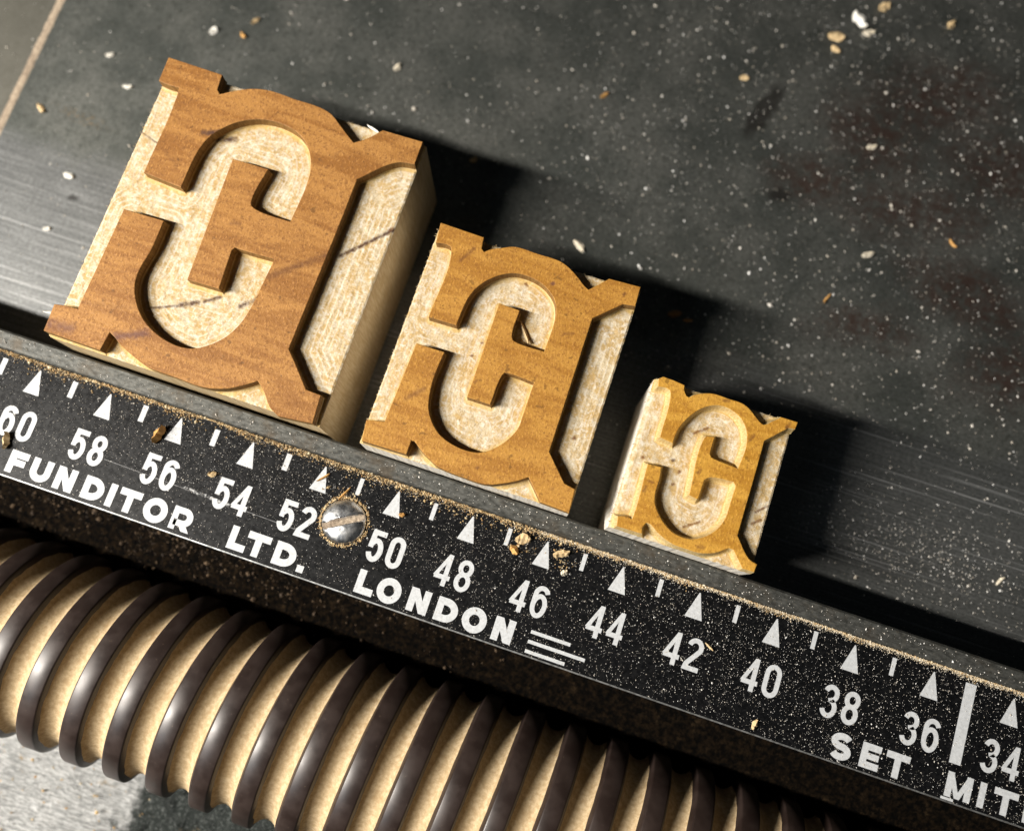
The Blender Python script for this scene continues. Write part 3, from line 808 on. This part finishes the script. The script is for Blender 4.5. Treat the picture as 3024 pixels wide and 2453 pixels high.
for a in (
    ('cream wood chip on the steel beside the middle block\'s rear edge', 51.7, 37.1, 0, 1.9, .85, .30, math.radians(-35), .05, C_PALE),
    ('whitish curved flake, largest in the chip cluster at the top right', 77.4, 79.0, 0, 2.6, 1.5, .40, math.radians(-40), .10, C_WHT),
    ('tan oval chip left of the whitish flake at the top right', 75.0, 75.6, 0, 2.1, 1.4, .35, .1, .06, C_TAN),
    ('small pale chip just below the whitish flake at the top right', 78.9, 77.6, 0, 1.5, .9, .3, .5, .05, C_PALE),
    ('tan chip touching the top edge above the whitish flake', 79.9, 82.0, 0, 1.6, 1.2, .35, .8, .05, C_TAN),
    ('tiny tan flake under the oval chip at the top right', 75.4, 73.9, 0, 1.3, .9, .3, -.4, .05, C_TAN),
    ('brownish chip near the top right corner of the table', 89.0, 82.2, 0, 1.3, .9, .3, 1.2, .08, C_TAN),
    ('pale chip among the brown stains on the right of the table', 83.3, 61.9, 0, 1.3, .7, .3, .4, .05, C_PALE),
    ('light angular chip on dark steel behind the small block', 86.4, 47.5, 0, 1.5, .8, .3, .5, .08, C_PALE),
    ('orange curled shaving on dark steel behind the small block', 83.0, 40.2, 0, 1.4, .35, .2, 1.2, .20, C_ORG),
    ('slim orange curl on the steel at the right', 96.2, 52.3, 0, 1.3, .4, .2, -.7, .18, C_ORG),
    ('brown flake lying in the middle block\'s shadow', 65.6, 32.4, 0, 1.7, .8, .2, .5, .04, C_BRN),
    ('small brown flake right of the brown one in the middle block\'s shadow', 67.4, 32.1, 0, 1.2, .45, .2, .2, .04, C_BRN),
    ('white chip behind the top left corner of the large block', -3.3, 50.3, 0, 1.2, .9, .35, 1.0, .06, C_WHT),
    ('tan sliver further back behind the large block', 1.4, 53.5, 0, 1.3, .6, .3, .9, .06, C_TAN),
    ('orange crumb behind the large block, right of the white chip', .7, 51.0, 0, .9, .6, .35, -.5, .05, C_ORG),
    ('white fleck on the table left of the large block, nearest the joint', -14.9, 42.8, 0, 1.1, .6, .3, .6, .06, C_WHT),
    ('white elongated fleck beside the large block\'s top left serif', -10.9, 39.3, 0, 1.2, .5, .3, .3, .06, C_WHT),
    ('tan chip lying close to the dusty joint', -20.3, 32.9, 0, 1.4, .7, .3, -.6, .08, C_TAN),
    ('white chip on the bright brushed strip of steel', -13.1, 25.4, 0, 1.3, .8, .3, 0., .05, C_WHT),
    ('tiny white chip low on the bright brushed strip', -12.8, 17.9, 0, .9, .5, .25, .5, .05, C_WHT),
    ('pale sliver on the steel at the right edge near the rule', 111.0, 13.2, 0, 1.3, .5, .25, 1.0, .05, C_PALE),
    ('small tan chip left of the dark smudge on the table', 65.1, 66.1, 0, 1.2, .8, .25, .2, .05, C_TAN),
    ('cream fleck on the steel above the middle of the large block', 21.6, 53.1, 0, 1.2, .7, .3, 1.2, .05, C_PALE),
    ('thin orange chip on the steel near the top, left of the smudge', 48.5, 57.9, 0, 1.2, .5, .25, .9, .05, C_ORG),
    ('tan chip at the edge of the large block\'s shadow', 35.3, 43.9, 0, 1.0, .7, .3, .8, .05, C_TAN),
    ('chunky brown wood crumb on the rule by the 56 mark', 15.3, -2.4, ZR + .03, 2.1, 1.0, .7, math.radians(82), .02, C_ORG),
    ('tan wood crumb on the rule at the left edge below the 60', -.2, -8.3, ZR + .03, 1.9, .9, .5, math.radians(-75), .05, C_TAN),
    ('small tan crumb on the rule left of the number 54', 22.5, -4.6, ZR + .03, 1.0, .6, .35, .3, .05, C_TAN),
    ('fine brown splinter lying across the 52 triangle', 34.0, -1.1, ZR + .06, 1.6, .26, .14, .85, .02, C_ORG),
    ('thin orange splinter above the slotted screw', 36.8, -2.0, ZR + .06, 1.9, .24, .16, 1.15, .02, C_ORG),
    ('tiny orange crumb right of the 50 triangle', 43.45, -2.2, ZR + .06, .65, .45, .3, .2, .05, C_ORG),
    ('yellowish crumb left of the 46 triangle, upper of two', 56.6, -.5, ZR + .03, 1.6, 1.1, .45, .4, .06, C_TAN),
    ('orange crumb left of the 46 triangle, lower of two', 56.1, -1.9, ZR + .03, 1.1, .8, .4, -.5, .06, C_ORG),
    ('flat tan flake right of the 46 triangle', 61.0, -.7, ZR + .03, 1.8, .8, .35, .5, .06, C_TAN),
    ('pale crumb between the 46 and 44 triangles', 61.9, -2.5, ZR + .03, .8, .6, .3, .9, .06, C_PALE),
    ('tan crumb low on the rule below the number 40', 85.2, -10.9, ZR + .03, 1.1, .6, .3, 1.4, .05, C_TAN),
    ('thin tan splinter right of the number 42', 78.6, -4.9, ZR + .03, 1.1, .3, .2, -.5, .05, C_TAN)):
    chip('wood_chip', a[0], 'wood chip', *a[1:9], int(abs(a[1] * 31 + a[2] * 17)), a[9])
chip('wood_splinter', 'bent tan splinter caught in the middle block\'s carved counter', 'wood splinter', 37.31 + 12.6, 3.29 + 16.7, 14.72, 2.7, .42, .28, math.radians(-52), .03, 77, C_TAN, -.1)
chip('wood_splinter', 'pale splinter on the rear edge of the large block', 'wood splinter', 26.6, 36.9, 15.0, 1.7, .30, .22, math.radians(-20), .03, 78, C_WHT, -.25)
chip('wood_splinter', 'white splinter sticking out at the large block\'s lower left serif', 'wood splinter', 1.2, 6.0, 14.9, 1.7, .26, .2, math.radians(12), .03, 79, C_WHT, .1)
chip('wood_splinter', 'grey curved fibre beside the small block\'s right edge', 'wood splinter', 81.2, 6.6, 0, 1.6, .22, .18, math.radians(-58), .08, 80, C_PALE)

# ------------------------------------------------------------------ dust
def grains(name, pts, mat, label):
    """pts: (x, y, z, size) -> one mesh of tiny irregular crumbs"""
    vs, fs = [], []
    rn = random.Random(len(pts))
    for (x, y, z, s) in pts:
        b = len(vs); a = rn.uniform(0, 6.28); el = rn.uniform(.45, 1.0); ca, sa = math.cos(a), math.sin(a)
        for (u, w_, h) in ((1, 0, .25), (0, 1, .2), (-1, 0, .3), (0, -1, .2), (0, 0, .75)):
            u *= s * .5 * rn.uniform(.7, 1.3); w_ *= s * .5 * el * rn.uniform(.7, 1.3)
            vs.append((x + u * ca - w_ * sa, y + u * sa + w_ * ca, z + h * s * .75))
        fs += [(b, b + 1, b + 4), (b + 1, b + 2, b + 4), (b + 2, b + 3, b + 4), (b + 3, b, b + 4), (b + 3, b + 2, b + 1, b)]
    return tag(obj(name, vs, fs, mat), label, 'sawdust', kind='stuff')
rn = random.Random(11)
RECT = [(1.96, 3.51, 30.76, 33.55), (37.31, 3.29, 22.99, 25.08), (64.55, 3.21, 15.08, 16.45)]
def free(x, y):
    return not any(a - .3 < x < a + w + .3 and b - .3 < y < b + d + .3 for a, b, w, d in RECT)
pts = []
while len(pts) < 5200:
    x = rn.uniform(-38, 122); y = rn.uniform(4.2, 96)
    dens = .30 + .55 * max(0, noise.noise((x * .05, y * .05, 0)) + .2) + (.55 if x > 45 and y > 25 else 0) - (.25 if x < 0 else 0)
    if rn.random() > dens or not free(x, y) or -24.8 < x < -23.9: continue
    s = min(.75, .10 + rn.expovariate(1 / .085))
    pts.append((x, y, -.01, s))
while len(pts) < 11500:
    x = rn.uniform(-38, 122); y = rn.uniform(4.2, 96)
    if rn.random() > .35 + .5 * noise.noise((x * .08, y * .08, 4)) + (.35 if x > 40 else 0) or not free(x, y): continue
    pts.append((x, y, -.01, rn.uniform(.05, .13)))
for _ in range(750):                                          # the patch of dust at the right, by the rule
    x = rn.gauss(101, 7.5); y = rn.gauss(13.5, 3.2)
    if y > 4.3: pts.append((x, y, -.01, rn.uniform(.07, .22)))
grains('table_sawdust', pts, M_GRIT, 'fine pale sawdust sprinkled over the steel table')
pts = []
for _ in range(26000):
    x = rn.uniform(-22, 120); y = rn.uniform(-11.8, .9)
    k = .75 + .6 * noise.noise((x * .09, y * .2, 7))
    if y < -7 and x < 50: k *= .45
    if rn.random() > k: continue
    if math.hypot(x - 37.8, y + 4.85) < 2.5: continue
    pts.append((x, y, ZR + .03, min(.32, .045 + rn.expovariate(1 / .028))))
grains('rule_sawdust', pts, M_GRIT, 'fine pale dust speckling the black rule')
pts = []
for _ in range(15000):                                        # drift against the raised rear lip
    x = rn.uniform(-24, 120)
    hgt = .55 + .8 * noise.noise((x * .22, 0, 3)) + .45 * noise.noise((x * 1.1, 0, 9)) + (.25 if 25 < x < 65 else 0) - (.25 if x > 75 else 0)
    q = abs(rn.gauss(0, .40)) * max(.22, hgt)
    s = .05 + rn.expovariate(1 / .05) if x < 75 else .05 + rn.expovariate(1 / .035)
    pts.append((x, .98 - q, ZR + .02 + max(0, .16 - q * .3) * rn.random(), min(.42, s)))
for _ in range(520):                                          # ring round the fixing screw
    a = rn.uniform(0, 6.283); r = 2.5 + abs(rn.gauss(0, .16))
    pts.append((37.8 + r * math.cos(a), -4.85 + r * math.sin(a), ZR + .03, rn.uniform(.08, .24)))
for (x0, y0, sx, sy, k) in ((56.6, -1.0, .9, .7, 70), (61.4, -1.0, 1.0, .8, 60), (15.0, .2, 6, .4, 90), (48, .1, 6, .4, 120), (37, -2.1, 1.2, .3, 40), (0, .2, 5, .4, 90)):
    for _ in range(k): pts.append((rn.gauss(x0, sx), min(.95, rn.gauss(y0, sy)), ZR + .03, min(.5, .07 + rn.expovariate(1 / .09))))
grains('rule_edge_sawdust', pts, M_TAN, 'line of tan sawdust gathered along the rear edge of the rule')
pts = []
for _ in range(900):
    pts.append((rn.uniform(-24, 120), rn.uniform(1.25, 2.85), ZR + .44, min(.3, .05 + rn.expovariate(1 / .05))))
grains('bar_sawdust', pts, M_GRIT, 'specks of dust on the grey steel strip behind the rule')
pts = []
for _ in range(420):
    x = rn.uniform(-20, 26); y = rn.uniform(-66, -37)
    pts.append((x, y, -7.3, rn.uniform(.15, .5)))
grains('casting_sawdust', pts, M_TAN, 'tan sawdust crumbs on the rough silver casting')
pts = []
for _ in range(5200):
    x = rn.uniform(-24, 110); y = -12.1 - abs(rn.gauss(0, 2.6)); k_ = 1.0 - max(0, x) / 62
    if y < -19.5 or rn.random() > k_ * (.7 + noise.noise((x * .25, y * .3, 2))): continue
    zz = -1.0 - (-11.7 - y) * 1.2 / 3.3 if y > -15 else -2.2
    pts.append((x, y, zz - .03, .08 + rn.expovariate(1 / .12)))
M_BROWN = mat_dust('brown_sawdust', (.020, .013, .008), (.055, .034, .018), (.16, .105, .06))
grains('ledge_sawdust', pts, M_BROWN, 'dark brown dust lying in the gap between rule and lead screw')
pts = []
for _ in range(6500):
    x = rn.uniform(58, 121)
    q = abs(rn.gauss(0, .24)) * (1.0 + .7 * noise.noise((x * .5, 0, 6)))
    pts.append((x, .98 - q, ZR + .02 + max(0, .2 - q * .5) * rn.random(), .05 + min(.25, rn.expovariate(1 / .04))))
M_CREAM = mat_dust('cream_sawdust', (.52, .42, .29), (.66, .57, .42), (.82, .76, .64))
grains('rule_edge_pale_sawdust', pts, M_CREAM, 'cream line of fine sawdust along the right half of the rule\'s rear edge')
